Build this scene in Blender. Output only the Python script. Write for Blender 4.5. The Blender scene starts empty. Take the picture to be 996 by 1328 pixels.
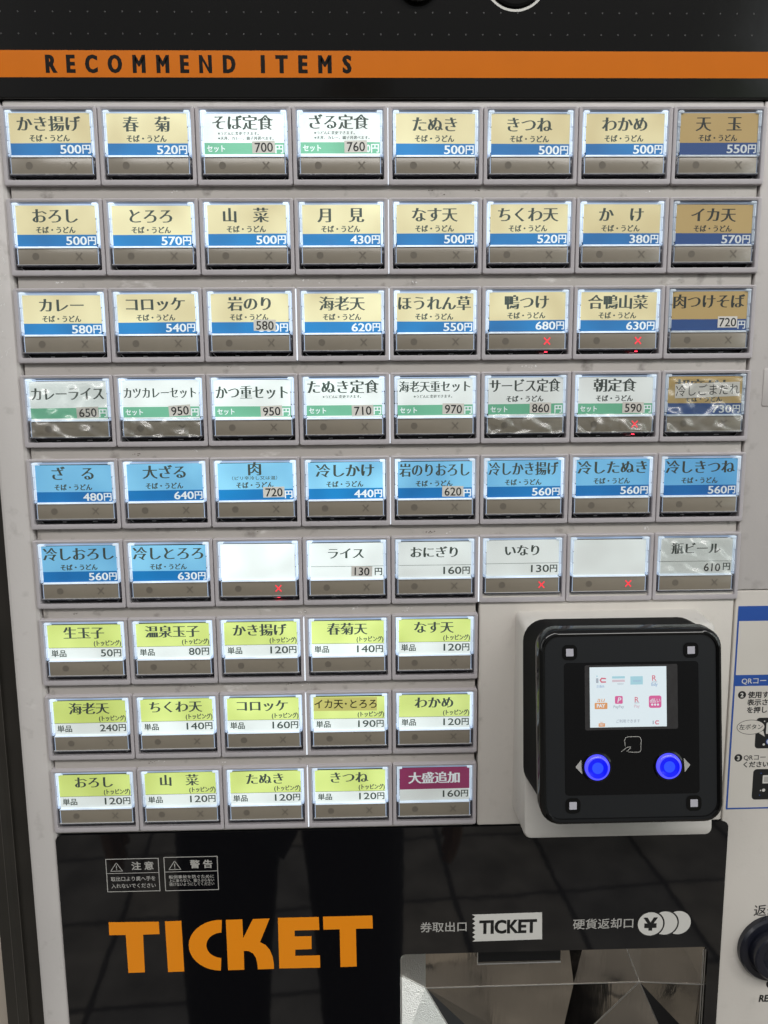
import bpy, bmesh, math, random
from mathutils import Vector, Matrix
random.seed(7)
S = bpy.context.scene
COL = S.collection
Z0 = 1.50                       # height of the top edge of the first row of buttons above the floor (m)

# ---------------------------------------------------------------- camera
CR = Matrix(((0.9996513, 0.0081066, -0.0251317), (-0.0117635, 0.9887718, -0.1489695), (0.0236419, 0.1492132, 0.9885224)))
CP = Vector((0.156312, 0.125125, -0.358536))       # machine-front frame: x right, y down, z into the machine
def to_world(v): return Vector((v[0], v[2], -v[1]))
cam = bpy.data.cameras.new('camera'); cam_o = bpy.data.objects.new('camera', cam); COL.objects.link(cam_o)
cam.sensor_fit = 'VERTICAL'; cam.sensor_height = 36; cam.lens = 1000 / 1328 * 36
cam.clip_start = 0.02; cam.clip_end = 200
rt, dn, fw = (to_world(CR[i]) for i in range(3))
mw = Matrix((rt, -dn, -fw)).transposed().to_4x4()
mw.translation = to_world(CP) + Vector((0, 0, Z0))
cam_o.matrix_world = mw
S.camera = cam_o
CRT = CR.transposed()
def at(px, py, Y=0.0):
    """point of the photograph -> (u, v) in mm on the machine-front plane that lies Y mm behind the button faces"""
    d = CRT @ Vector(((px - 498) / 1000, (py - 664) / 1000, 1))
    t = (Y / 1000 - CP.z) / d.z
    return (CP.x + t * d.x) * 1000, (CP.y + t * d.y) * 1000
def mmpp(px, py, Y=0.0):
    a = at(px, py, Y); b = at(px + 1, py, Y)
    return math.hypot(b[0] - a[0], b[1] - a[1])

# ---------------------------------------------------------------- world, lamps, exposure
W = bpy.data.worlds.new('World'); S.world = W; W.use_nodes = True
def world_light():                   # dim covered concourse, open daylight with some greenery off to the right
    nt = W.node_tree; L = nt.links.new; bg = nt.nodes['Background']; bg.inputs[1].default_value = 1
    tc = nt.nodes.new('ShaderNodeTexCoord'); dt = nt.nodes.new('ShaderNodeVectorMath'); dt.operation = 'DOT_PRODUCT'
    dt.inputs[1].default_value = Vector((0.88, -0.46, 0.08)).normalized(); L(tc.outputs['Generated'], dt.inputs[0])
    mr = nt.nodes.new('ShaderNodeMapRange'); mr.interpolation_type = 'SMOOTHSTEP'; mr.inputs[1].default_value = 0.80; mr.inputs[2].default_value = 0.95
    L(dt.outputs['Value'], mr.inputs[0])
    n = nt.nodes.new('ShaderNodeTexNoise'); n.inputs['Scale'].default_value = 7; n.inputs['Detail'].default_value = 5; L(tc.outputs['Generated'], n.inputs['Vector'])
    r = nt.nodes.new('ShaderNodeValToRGB'); r.color_ramp.elements[0].position = .42; r.color_ramp.elements[1].position = .56
    r.color_ramp.elements[0].color = (0.30, 0.50, 0.22, 1); r.color_ramp.elements[1].color = (1.7, 1.8, 1.85, 1); L(n.outputs['Fac'], r.inputs[0])
    x = nt.nodes.new('ShaderNodeMix'); x.data_type = 'RGBA'; x.inputs[6].default_value = (0.24, 0.25, 0.26, 1)
    L(mr.outputs[0], x.inputs[0]); L(r.outputs[0], x.inputs[7]); L(x.outputs[2], bg.inputs[0])
world_light()
def area(name, loc, target, sx, sy, power, color=(1, 1, 1)):
    l = bpy.data.lights.new(name, 'AREA'); l.shape = 'RECTANGLE'; l.size = sx; l.size_y = sy; l.energy = power; l.color = color
    o = bpy.data.objects.new(name, l); COL.objects.link(o); o.location = loc
    o.rotation_euler = (Vector(target) - Vector(loc)).to_track_quat('-Z', 'Y').to_euler()
    return o
area('ceiling_lamp', (0.30, -1.55, 2.80), (0.17, 0, 1.2), 2.8, 0.45, 37, (1.0, 0.975, 0.94))
area('ceiling_tube_lamp', (3.2, -2.6, 2.7), (1.6, -2.0, 1.0), 0.10, 2.0, 14, (1.0, 0.98, 0.95))
area('ceiling_tube_lamp', (-3.4, -2.4, 2.7), (-1.4, -1.6, 1.0), 0.10, 2.6, 16, (1.0, 0.98, 0.95))
S.view_settings.view_transform = 'Standard'; S.view_settings.look = 'None'
S.view_settings.exposure = 0; S.view_settings.gamma = 1; S.view_settings.use_curve_mapping = False
S.render.engine = 'CYCLES'
S.cycles.use_denoising = True; S.cycles.max_bounces = 8; S.cycles.transparent_max_bounces = 12
S.cycles.caustics_reflective = False; S.cycles.caustics_refractive = False

# ---------------------------------------------------------------- materials
def mat(name, color, rough=0.5, metal=0.0, emit=None, estr=1.0, glow=False, spec=0.5, noise=None, bump=None, coat=0.0):
    m = bpy.data.materials.new(name); m.use_nodes = True
    nt = m.node_tree; b = nt.nodes['Principled BSDF']; L = nt.links.new
    b.inputs['Base Color'].default_value = (*color, 1); b.inputs['Roughness'].default_value = rough
    b.inputs['Metallic'].default_value = metal; b.inputs['Specular IOR Level'].default_value = spec
    b.inputs['Coat Weight'].default_value = coat; b.inputs['Coat Roughness'].default_value = 0.05
    if emit:
        b.inputs['Emission Color'].default_value = (*emit, 1)
        b.inputs['Emission Strength'].default_value = estr
        if glow:                                    # how brightly the lamp behind this button burns
            a = nt.nodes.new('ShaderNodeAttribute'); a.attribute_type = 'OBJECT'; a.attribute_name = 'glow'
            tc = nt.nodes.new('ShaderNodeTexCoord')
            n = nt.nodes.new('ShaderNodeTexNoise'); n.noise_dimensions = '4D'; n.inputs['Scale'].default_value = 48; n.inputs['Detail'].default_value = 1
            oi = nt.nodes.new('ShaderNodeObjectInfo'); ml = nt.nodes.new('ShaderNodeMath'); ml.operation = 'MULTIPLY'; ml.inputs[1].default_value = 40; L(oi.outputs['Random'], ml.inputs[0]); L(ml.outputs[0], n.inputs['W'])
            L(tc.outputs['Object'], n.inputs['Vector'])
            mr = nt.nodes.new('ShaderNodeMapRange'); mr.inputs[1].default_value = 0.3; mr.inputs[2].default_value = 0.7
            mr.inputs[3].default_value = 0.72 * estr; mr.inputs[4].default_value = 1.25 * estr
            L(n.outputs['Fac'], mr.inputs[0])
            mu = nt.nodes.new('ShaderNodeMath'); mu.operation = 'MULTIPLY'
            L(a.outputs['Fac'], mu.inputs[0]); L(mr.outputs[0], mu.inputs[1]); L(mu.outputs[0], b.inputs['Emission Strength'])
    if noise:                                       # (scale, amount, second colour)
        sc, am, c2 = noise
        tc = nt.nodes.new('ShaderNodeTexCoord')
        n = nt.nodes.new('ShaderNodeTexNoise'); n.inputs['Scale'].default_value = sc; n.inputs['Detail'].default_value = 8
        L(tc.outputs['Object'], n.inputs['Vector'])
        r = nt.nodes.new('ShaderNodeValToRGB'); r.color_ramp.elements[0].position = 0.38; r.color_ramp.elements[1].position = 0.70
        r.color_ramp.elements[0].color = (*color, 1); r.color_ramp.elements[1].color = (*[c + (d - c) * am for c, d in zip(color, c2)], 1)
        L(n.outputs['Fac'], r.inputs[0]); L(r.outputs[0], b.inputs['Base Color'])
        m['col_socket'] = r.name
    if bump:
        sc, st, dist = bump
        tc = nt.nodes.new('ShaderNodeTexCoord')
        n = nt.nodes.new('ShaderNodeTexNoise'); n.inputs['Scale'].default_value = sc; n.inputs['Detail'].default_value = 4
        L(tc.outputs['Object'], n.inputs['Vector'])
        bp = nt.nodes.new('ShaderNodeBump'); bp.inputs['Strength'].default_value = st; bp.inputs['Distance'].default_value = dist
        L(n.outputs['Fac'], bp.inputs['Height']); L(bp.outputs[0], b.inputs['Normal'])
    return m

def painted(name, color, dirt=(0.10, 0.085, 0.07), rough=0.42, specks=1.0):
    """painted sheet steel with grime clouds, dark chips and pale scuffs"""
    m = mat(name, color, rough)
    nt = m.node_tree; b = nt.nodes['Principled BSDF']; L = nt.links.new
    tc = nt.nodes.new('ShaderNodeTexCoord')
    def noise(scale, lo, hi, vec=None, detail=6):
        n = nt.nodes.new('ShaderNodeTexNoise'); n.inputs['Scale'].default_value = scale; n.inputs['Detail'].default_value = detail
        L(vec or tc.outputs['Object'], n.inputs['Vector'])
        mr = nt.nodes.new('ShaderNodeMapRange'); mr.inputs[1].default_value = lo; mr.inputs[2].default_value = hi
        L(n.outputs['Fac'], mr.inputs[0]); return mr.outputs[0]
    def mix(fac, a, c2):
        x = nt.nodes.new('ShaderNodeMix'); x.data_type = 'RGBA'; L(fac, x.inputs[0])
        if isinstance(a, tuple): x.inputs[6].default_value = (*a, 1)
        else: L(a, x.inputs[6])
        x.inputs[7].default_value = (*c2, 1); return x.outputs[2]
    def scale(f, k):
        x = nt.nodes.new('ShaderNodeMath'); x.operation = 'MULTIPLY'; L(f, x.inputs[0]); x.inputs[1].default_value = k; return x.outputs[0]
    st = nt.nodes.new('ShaderNodeMapping'); st.inputs['Scale'].default_value = (1, 1, 0.35); L(tc.outputs['Object'], st.inputs[0])
    c = mix(scale(noise(22, 0.42, 0.75, st.outputs[0]), 0.30), color, tuple(0.62 * x for x in color))
    c = mix(scale(noise(150, 0.60, 0.74), 0.22 * specks), c, dirt)
    c = mix(scale(noise(75, 0.72, 0.755, detail=9), 0.8 * specks), c, dirt)
    pale = nt.nodes.new('ShaderNodeMapping'); pale.inputs['Scale'].default_value = (0.4, 1, 1); pale.inputs['Location'].default_value = (3.1, 1.7, 0.4); L(tc.outputs['Object'], pale.inputs[0])
    c = mix(scale(noise(130, 0.66, 0.76, pale.outputs[0]), 0.35 * specks), c, (0.74, 0.72, 0.70))
    L(c, b.inputs['Base Color'])
    r = noise(60, 0.3, 0.7); mr = nt.nodes.new('ShaderNodeMapRange'); mr.inputs[3].default_value = rough - .08; mr.inputs[4].default_value = rough + .12
    L(r, mr.inputs[0]); L(mr.outputs[0], b.inputs['Roughness'])
    n = nt.nodes.new('ShaderNodeTexNoise'); n.inputs['Scale'].default_value = 900; L(tc.outputs['Object'], n.inputs['Vector'])
    bp = nt.nodes.new('ShaderNodeBump'); bp.inputs['Strength'].default_value = 0.05; bp.inputs['Distance'].default_value = 0.001
    L(n.outputs['Fac'], bp.inputs['Height']); L(bp.outputs[0], b.inputs['Normal'])
    return m

M = {}
M['bezel'] = painted('mauve_grey_plastic', (0.47, 0.443, 0.462), rough=0.38, specks=0.35)
M['bar'] = painted('grey_painted_bar', (0.45, 0.42, 0.395), specks=2.6)
M['panel'] = painted('grey_painted_steel', (0.53, 0.505, 0.49), specks=0.9)
M['warm_panel'] = painted('warm_white_steel', (0.60, 0.567, 0.525), specks=0.35)
M['rub'] = mat('rubbed_paint', (0.70, 0.69, 0.68), 0.5)
M['chip'] = mat('chipped_paint', (0.13, 0.11, 0.095), 0.7)
M['cabinet'] = mat('dark_inside', (0.006, 0.006, 0.007), 0.6)
M['black_acrylic'] = mat('black_acrylic', (0.0045, 0.0045, 0.0055), 0.035, spec=0.75, bump=(14, 0.04, 0.002))
M['header_acrylic'] = mat('black_header_acrylic', (0.0075, 0.007, 0.0065), 0.13, spec=0.3, bump=(30, 0.08, 0.002))
M['orange'] = mat('orange_print', (0.62, 0.155, 0.003), 0.25, spec=0.25, noise=(60, 0.18, (0.50, 0.125, 0.003)))
M['orange_bright'] = mat('orange_print_bright', (0.86, 0.275, 0.012), 0.2, spec=0.3)
M['ink'] = mat('black_ink', (0.009, 0.009, 0.009), 0.5)
M['header_ink'] = mat('header_black_ink', (0.006, 0.005, 0.004), 0.3, spec=0.15)
M['dot_print'] = mat('grey_dot_print', (0.016, 0.0155, 0.015), 0.5)  # small dark grey dots in rows across the header
M['white_print'] = mat('white_print', (0.62, 0.61, 0.58), 0.4)
M['grey_print'] = mat('grey_print', (0.40, 0.39, 0.37), 0.4)
M['card_ink'] = mat('card_ink', (0.022, 0.026, 0.022), 0.6, emit=(0.05, 0.075, 0.065), glow=True)
M['card_gold'] = mat('gold_card', (0.49, 0.335, 0.125), 0.5, emit=(0.58, 0.65, 0.46), glow=True)
M['card_blue'] = mat('blue_card_band', (0.022, 0.062, 0.22), 0.5, emit=(0.004, 0.22, 0.48), glow=True)
M['card_white'] = mat('white_card', (0.62, 0.63, 0.61), 0.5, emit=(0.56, 0.66, 0.66), glow=True)
M['card_green'] = mat('green_card_band', (0.09, 0.33, 0.19), 0.5, emit=(0.14, 0.35, 0.25), glow=True)
M['card_sky'] = mat('sky_blue_card', (0.04, 0.27, 0.64), 0.5, emit=(0.28, 0.56, 0.58), glow=True)
M['card_deep'] = mat('deep_blue_card_band', (0.010, 0.075, 0.32), 0.5, emit=(0.004, 0.20, 0.40), glow=True)
M['card_yellow'] = mat('yellow_card', (0.47, 0.56, 0.058), 0.5, emit=(0.52, 0.64, 0.30), glow=True)
M['card_plum'] = mat('plum_card', (0.22, 0.026, 0.085), 0.5, emit=(0.22, 0.04, 0.11), glow=True)
M['card_pale_ink'] = mat('white_card_print', (0.66, 0.70, 0.72), 0.5, emit=(0.5, 0.56, 0.58), glow=True)
M['tape'] = mat('sticker_paper', (0.60, 0.575, 0.525), 0.5, emit=(0.18, 0.19, 0.18), glow=True, noise=(300, 0.25, (0.52, 0.495, 0.45)))
M['tape_gold'] = mat('gold_sticker_paper', (0.52, 0.49, 0.16), 0.5, emit=(0.28, 0.28, 0.08), glow=True)
M['tape_white'] = mat('white_sticker_paper', (0.72, 0.70, 0.66), 0.5)
M['lit'] = mat('lit_acrylic', (0.42, 0.46, 0.50), 0.12, emit=(0.56, 0.68, 0.80), glow=True, bump=(260, 0.5, 0.002))
M['lit_dim'] = mat('lit_acrylic_step', (0.30, 0.34, 0.40), 0.12, emit=(0.30, 0.40, 0.56), glow=True)
M['smoke'] = mat('dark_clear_acrylic', (0.06, 0.06, 0.075), 0.08, bump=(200, 0.6, 0.003))
M['edge'] = mat('acrylic_edge', (0.45, 0.45, 0.46), 0.1)
M['strip'] = mat('smoked_window', (0.235, 0.207, 0.165), 0.25, noise=(60, 0.45, (0.19, 0.168, 0.135)), spec=0.6)
M['strip_mark'] = mat('smoked_window_mark', (0.15, 0.132, 0.108), 0.3)
M['red'] = mat('red_lamp', (0.5, 0.02, 0.03), 0.4, emit=(0.85, 0.045, 0.07), estr=0.95)
M['led'] = mat('red_led', (0.5, 0.02, 0.03), 0.4, emit=(1.0, 0.03, 0.06), estr=6.0)  # small glowing bar gives the red glow under the lit cross
M['leak'] = mat('backlight', (0.6, 0.62, 0.64), 0.4, emit=(0.72, 0.80, 0.90), estr=0.8)
M['slot'] = mat('button_well', (0.012, 0.012, 0.013), 0.25)
M['white_plastic'] = painted('white_plastic', (0.66, 0.635, 0.60), rough=0.36, specks=0.3)
M['black_plastic'] = mat('black_plastic', (0.006, 0.006, 0.0065), 0.6, noise=(40, 0.5, (0.008, 0.008, 0.0085)), spec=0.06)
M['black_gloss'] = mat('black_gloss_rim', (0.004, 0.004, 0.004), 0.08)
M['face'] = mat('terminal_face', (0.0135, 0.0145, 0.016), 0.30)
M['face_dark'] = mat('terminal_glass', (0.0045, 0.0045, 0.005), 0.16)
M['screen_edge'] = mat('screen_surround', (0.035, 0.033, 0.034), 0.25, noise=(500, 0.4, (0.05, 0.05, 0.05)))
M['screen'] = mat('lit_screen', (0.3, 0.3, 0.3), 0.3, emit=(0.50, 0.60, 0.65), estr=0.95)
def scr(n, c): M[n] = mat(n, tuple(x * .15 for x in c), 0.4, emit=c, estr=0.9)
scr('screen_red', (0.60, 0.16, 0.22)); scr('screen_pink', (0.62, 0.12, 0.30)); scr('screen_blue', (0.33, 0.45, 0.62)); scr('screen_teal', (0.36, 0.60, 0.68))
scr('screen_orange', (0.66, 0.30, 0.12)); scr('screen_grey', (0.36, 0.40, 0.46)); scr('screen_rose', (0.62, 0.50, 0.56)); scr('screen_white', (0.70, 0.76, 0.80))
M['lens'] = mat('pale_lens', (0.44, 0.43, 0.48), 0.3)
M['blue_lamp'] = mat('blue_lamp', (0.004, 0.006, 0.2), 0.15, emit=(0.004, 0.008, 0.80), estr=1.0)
M['blue_rim'] = mat('blue_lamp_rim', (0.01, 0.01, 0.2), 0.2, emit=(0.09, 0.09, 1.0), estr=1.15)
M['blue_core'] = mat('blue_lamp_core', (0.01, 0.02, 0.2), 0.2, emit=(0.02, 0.065, 1.0), estr=1.1)
M['knob'] = mat('black_knob', (0.011, 0.012, 0.020), 0.22)
M['paper'] = mat('sign_paper', (0.64, 0.61, 0.565), 0.45, noise=(30, 0.3, (0.56, 0.52, 0.46)))
M['sign_blue'] = mat('sign_blue', (0.020, 0.082, 0.36), 0.45)
M['post'] = mat('dark_bronze', (0.022, 0.020, 0.017), 0.38, noise=(30, 0.6, (0.034, 0.03, 0.025)))
M['post_line'] = mat('worn_edge', (0.075, 0.068, 0.06), 0.35)  # lighter bronze, the highlight on the column painted in
M['beige'] = mat('beige_wall', (0.50, 0.44, 0.37), 0.7, noise=(25, 0.4, (0.38, 0.33, 0.27)))
def steel_mat():
    m = mat('scratched_steel', (0.43, 0.395, 0.35), 0.12, metal=1.0)
    nt = m.node_tree; b = nt.nodes['Principled BSDF']; L = nt.links.new
    tc = nt.nodes.new('ShaderNodeTexCoord')
    n = nt.nodes.new('ShaderNodeTexNoise'); n.inputs['Scale'].default_value = 55; n.inputs['Detail'].default_value = 8
    L(tc.outputs['Object'], n.inputs['Vector'])
    r = nt.nodes.new('ShaderNodeMapRange'); r.inputs[1].default_value = .35; r.inputs[2].default_value = .75; r.inputs[3].default_value = .03; r.inputs[4].default_value = .17
    L(n.outputs['Fac'], r.inputs[0]); L(r.outputs[0], b.inputs['Roughness'])
    mp = nt.nodes.new('ShaderNodeMapping'); mp.inputs['Scale'].default_value = (1, 1, .12); mp.inputs['Rotation'].default_value = (0, .25, 0); L(tc.outputs['Object'], mp.inputs[0])
    n2 = nt.nodes.new('ShaderNodeTexNoise'); n2.inputs['Scale'].default_value = 420; n2.inputs['Detail'].default_value = 3; L(mp.outputs[0], n2.inputs['Vector'])
    bp = nt.nodes.new('ShaderNodeBump'); bp.inputs['Strength'].default_value = .05; bp.inputs['Distance'].default_value = .0004
    L(n2.outputs['Fac'], bp.inputs['Height']); L(bp.outputs[0], b.inputs['Normal'])
    return m
M['steel'] = steel_mat()
M['steel_bright'] = mat('brushed_steel', (0.70, 0.70, 0.68), 0.42, metal=1.0, bump=(1500, 0.5, 0.0008))  # bright reflection on the left flares put into a paler tray steel
M['steel_edge'] = mat('bright_steel_edge', (0.80, 0.78, 0.75), 0.38, metal=1.0)
def clear_mat(name, ior, rough, bump=None, tint=(1, 1, 1), extra=0.0):
    m = bpy.data.materials.new(name); m.use_nodes = True; nt = m.node_tree; L = nt.links.new
    nt.nodes.remove(nt.nodes['Principled BSDF']); out = nt.nodes['Material Output']
    t = nt.nodes.new('ShaderNodeBsdfTransparent'); t.inputs[0].default_value = (*tint, 1)
    g = nt.nodes.new('ShaderNodeBsdfGlossy'); g.inputs['Roughness'].default_value = rough
    f = nt.nodes.new('ShaderNodeFresnel')      # the same reflectance from both sides of the thin sheet
    ge = nt.nodes.new('ShaderNodeNewGeometry'); mr = nt.nodes.new('ShaderNodeMapRange'); mr.inputs[3].default_value = ior; mr.inputs[4].default_value = 1 / ior
    L(ge.outputs['Backfacing'], mr.inputs[0]); L(mr.outputs[0], f.inputs[0])
    ad = nt.nodes.new('ShaderNodeMath'); ad.operation = 'ADD'; ad.use_clamp = True; ad.inputs[1].default_value = extra; L(f.outputs[0], ad.inputs[0])
    mx = nt.nodes.new('ShaderNodeMixShader'); L(ad.outputs[0], mx.inputs[0]); L(t.outputs[0], mx.inputs[1]); L(g.outputs[0], mx.inputs[2]); L(mx.outputs[0], out.inputs[0])
    if bump:
        tc = nt.nodes.new('ShaderNodeTexCoord'); n = nt.nodes.new('ShaderNodeTexNoise'); n.inputs['Scale'].default_value = bump[0]; n.inputs['Detail'].default_value = 1
        L(tc.outputs['Object'], n.inputs['Vector'])
        bp = nt.nodes.new('ShaderNodeBump'); bp.inputs['Strength'].default_value = bump[1]; bp.inputs['Distance'].default_value = bump[2]
        L(n.outputs['Fac'], bp.inputs['Height']); L(bp.outputs[0], g.inputs['Normal']); L(bp.outputs[0], f.inputs['Normal'])
    return m
M['clear'] = clear_mat('clear_acrylic', 1.45, 0.05)
M['film'] = clear_mat('wrinkled_clear_film', 1.55, 0.30, None, (0.97, 0.98, 0.97), 0.07)

# ---------------------------------------------------------------- mesh builder (millimetres: u right, v down, Y into the machine)
class MB:
    def __init__(self): self.v = []; self.f = []; self.m = []; self.mats = []
    def mi(self, m):
        if m not in self.mats: self.mats.append(m)
        return self.mats.index(m)
    def add(self, verts, faces, m):
        o = len(self.v); k = self.mi(m)
        self.v += verts; self.f += [tuple(i + o for i in f) for f in faces]; self.m += [k] * len(faces)
    def poly(self, pts, Y, m):                       # flat print facing the viewer; pts are (u, v)
        a = sum(p[0] * q[1] - q[0] * p[1] for p, q in zip(pts, pts[1:] + pts[:1]))
        if a > 0: pts = pts[::-1]
        self.add([(p[0], Y, p[1]) for p in pts], [tuple(range(len(pts)))], m)
    def rect(self, u0, v0, u1, v1, Y, m): self.poly([(u0, v0), (u1, v0), (u1, v1), (u0, v1)], Y, m)
    def quad3(self, pts, m): self.add(list(pts), [tuple(range(len(pts)))], m)
    def frame(self, u0, v0, u1, v1, w, Y, m):
        self.rect(u0, v0, u1, v0 + w, Y, m); self.rect(u0, v1 - w, u1, v1, Y, m)
        self.rect(u0, v0 + w, u0 + w, v1 - w, Y, m); self.rect(u1 - w, v0 + w, u1, v1 - w, Y, m)
    def disc(self, cu, cv, r, Y, m, n=28, ru=None):
        self.poly([(cu + (ru or r) * math.cos(2 * math.pi * k / n), cv + r * math.sin(2 * math.pi * k / n)) for k in range(n)], Y, m)
    def ringdisc(self, cu, cv, r0, r1, Y, m, n=32):
        P = lambda r, k: (cu + r * math.cos(2 * math.pi * k / n), cv + r * math.sin(2 * math.pi * k / n))
        for k in range(n): self.poly([P(r0, k), P(r0, k + 1), P(r1, k + 1), P(r1, k)], Y, m)
    def line(self, a, b, w, Y, m):
        dx, dy = b[0] - a[0], b[1] - a[1]; l = math.hypot(dx, dy) or 1; nx, ny = -dy / l * w / 2, dx / l * w / 2
        self.poly([(a[0] + nx, a[1] + ny), (b[0] + nx, b[1] + ny), (b[0] - nx, b[1] - ny), (a[0] - nx, a[1] - ny)], Y, m)
    def path(self, pts, w, Y, m):
        for a, b in zip(pts, pts[1:]): self.line(a, b, w, Y, m)
        for p in pts: self.disc(p[0], p[1], w / 2, Y - 0.004, m, 10)
    def loft(self, loops, m, cap_first=False, cap_last=False):
        n = len(loops[0]); vs = [p for l in loops for p in l]; fs = []
        for i in range(len(loops) - 1):
            for k in range(n):
                a, b = i * n + k, i * n + (k + 1) % n; fs.append((a, b, b + n, a + n))
        if cap_first: fs.append(tuple(range(n))[::-1])
        if cap_last: fs.append(tuple((len(loops) - 1) * n + k for k in range(n)))
        self.add(vs, fs, m)
    def box(self, u0, v0, u1, v1, Y0, Y1, m, bev=0.0):  # Y0 front, Y1 back
        b = bev; l = []
        l.append(rloop(u0, v0, u1, v1, 0.3 + b, Y1)); 
        if b:
            l.append(rloop(u0, v0, u1, v1, 0.3 + b, Y0 + b)); l.append(rloop(u0 + b * .3, v0 + b * .3, u1 - b * .3, v1 - b * .3, 0.3 + b, Y0 + b * .3)); l.append(rloop(u0 + b, v0 + b, u1 - b, v1 - b, 0.3, Y0))
        else: l.append(rloop(u0, v0, u1, v1, 0.3, Y0))
        self.loft(l, m, True, True)
    def lathe(self, cu, cv, prof, m, n=40, last=True):
        self.loft([[(cu + r * math.cos(2 * math.pi * k / n), Y, cv + r * math.sin(2 * math.pi * k / n)) for k in range(n)] for r, Y in prof], m, False, last)
    def build(self, name, parent=None, loc=(0, 0, 0), smooth=None, recalc=True, label=None):
        me = self.mesh(name, smooth, recalc)
        return link(name, me, parent, loc, label)
    def mesh(self, name, smooth=None, recalc=True):
        me = bpy.data.meshes.new(name)
        me.from_pydata([(x / 1000, y / 1000, -z / 1000) for x, y, z in self.v], [], self.f)
        for m in self.mats: me.materials.append(M[m])
        me.polygons.foreach_set('material_index', self.m)
        if recalc:
            bm = bmesh.new(); bm.from_mesh(me); bmesh.ops.recalc_face_normals(bm, faces=bm.faces); bm.to_mesh(me); bm.free()
        if smooth:
            me.shade_smooth(); me.set_sharp_from_angle(angle=math.radians(smooth))
        me.update(); return me
def link(name, me, parent=None, loc=(0, 0, 0), label=None):
    o = bpy.data.objects.new(name, me); COL.objects.link(o)
    if parent: o.parent = parent
    o.location = (loc[0] / 1000, loc[1] / 1000, -loc[2] / 1000)
    if label: o['label'] = label
    return o
def rloop(u0, v0, u1, v1, r, Y, n=5):
    r = max(0.01, min(r, (u1 - u0) / 2 - .001, (v1 - v0) / 2 - .001)); out = []
    for cu, cv, a0 in ((u1 - r, v0 + r, -90), (u1 - r, v1 - r, 0), (u0 + r, v1 - r, 90), (u0 + r, v0 + r, 180)):
        for k in range(n):
            a = math.radians(a0 + 90 * k / (n - 1)); out.append((cu + r * math.cos(a), Y, cv + r * math.sin(a)))
    return out

# ---------------------------------------------------------------- lettering: glyph outlines turned into flat print
_G = {}
def glyphs(s, dx, dy, space):
    key = (s, dx, dy, space)
    if key in _G: return _G[key]
    c = bpy.data.curves.new('text', 'FONT'); c.body = s; c.size = 1; c.fill_mode = 'FRONT'; c.resolution_u = 3; c.space_character = space
    o = bpy.data.objects.new('text', c); COL.objects.link(o)
    dg = bpy.context.evaluated_depsgraph_get(); dg.update()
    me = bpy.data.meshes.new_from_object(o.evaluated_get(dg))
    bpy.data.objects.remove(o); bpy.data.curves.remove(c)
    bm = bmesh.new(); bm.from_mesh(me); bpy.data.meshes.remove(me)
    bmesh.ops.remove_doubles(bm, verts=bm.verts, dist=1e-5)
    off = {}
    for f in bm.faces:
        if f.normal.z < 0: f.normal_flip()
    for e in bm.edges:
        if len(e.link_loops) == 1:
            l = e.link_loops[0]; a = l.vert.co; b = l.link_loop_next.vert.co
            n = Vector((b.y - a.y, a.x - b.x))
            if n.length > 1e-9:
                n.normalize()
                for v in e.verts: off.setdefault(v, []).append(n)
    for v, ns in off.items():
        n = sum(ns, Vector((0, 0)))
        if n.length > 1e-6:
            n.normalize(); k = 1 / max(0.55, n.dot(ns[0]))
            v.co.x += n.x * dx * k; v.co.y += n.y * dy * k
    bm.verts.index_update()
    vs = [(v.co.x, v.co.y) for v in bm.verts]; fs = [tuple(v.index for v in f.verts) for f in bm.faces]
    bm.free(); _G[key] = (vs, fs); return _G[key]
STY = {'heavy_cjk': (0.034, 0.026), 'price': (0.024, 0.010), 'digits': (0.022, 0.016), 'small': (0.045, 0.012), 'condensed': (0.072, 0.034), 'mincho': (0.042, -0.010), 'mincho_bold': (0.040, 0.006), 'gothic': (0.010, 0.008), 'bold': (0.026, 0.020), 'medium': (0.012, 0.010), 'heavy': (0.045, 0.035), 'thin': (0, 0)}
def put(mb, s, style, size, u, v, Y, m, align='c', sx=1.0, width=None, space=1.0, shear=0.0, rot=0.0):
    """size = em in mm, v = optical middle of the line; width squeezes the line to at most that many mm (negative: exactly)"""
    dx, dy = STY[style]; vs, fs = glyphs(s, dx, dy, space)
    if not vs: return
    x0 = min(p[0] for p in vs); x1 = max(p[0] for p in vs); w = (x1 - x0) * size * sx
    if width:
        if width < 0: sx *= -width / w
        elif w > width: sx *= width / w
        w = (x1 - x0) * size * sx
    ou = u - {'c': w / 2, 'l': 0, 'r': w}[align]; ca, sa = math.cos(rot), math.sin(rot); out = []
    for x, y in vs:
        a = ou + (x - x0 + shear * y) * size * sx - u; b = -(y - 0.365) * size
        out.append((u + a * ca - b * sa, Y, v + a * sa + b * ca))
    mb.add(out, [f[::1] for f in fs], m)

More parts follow.
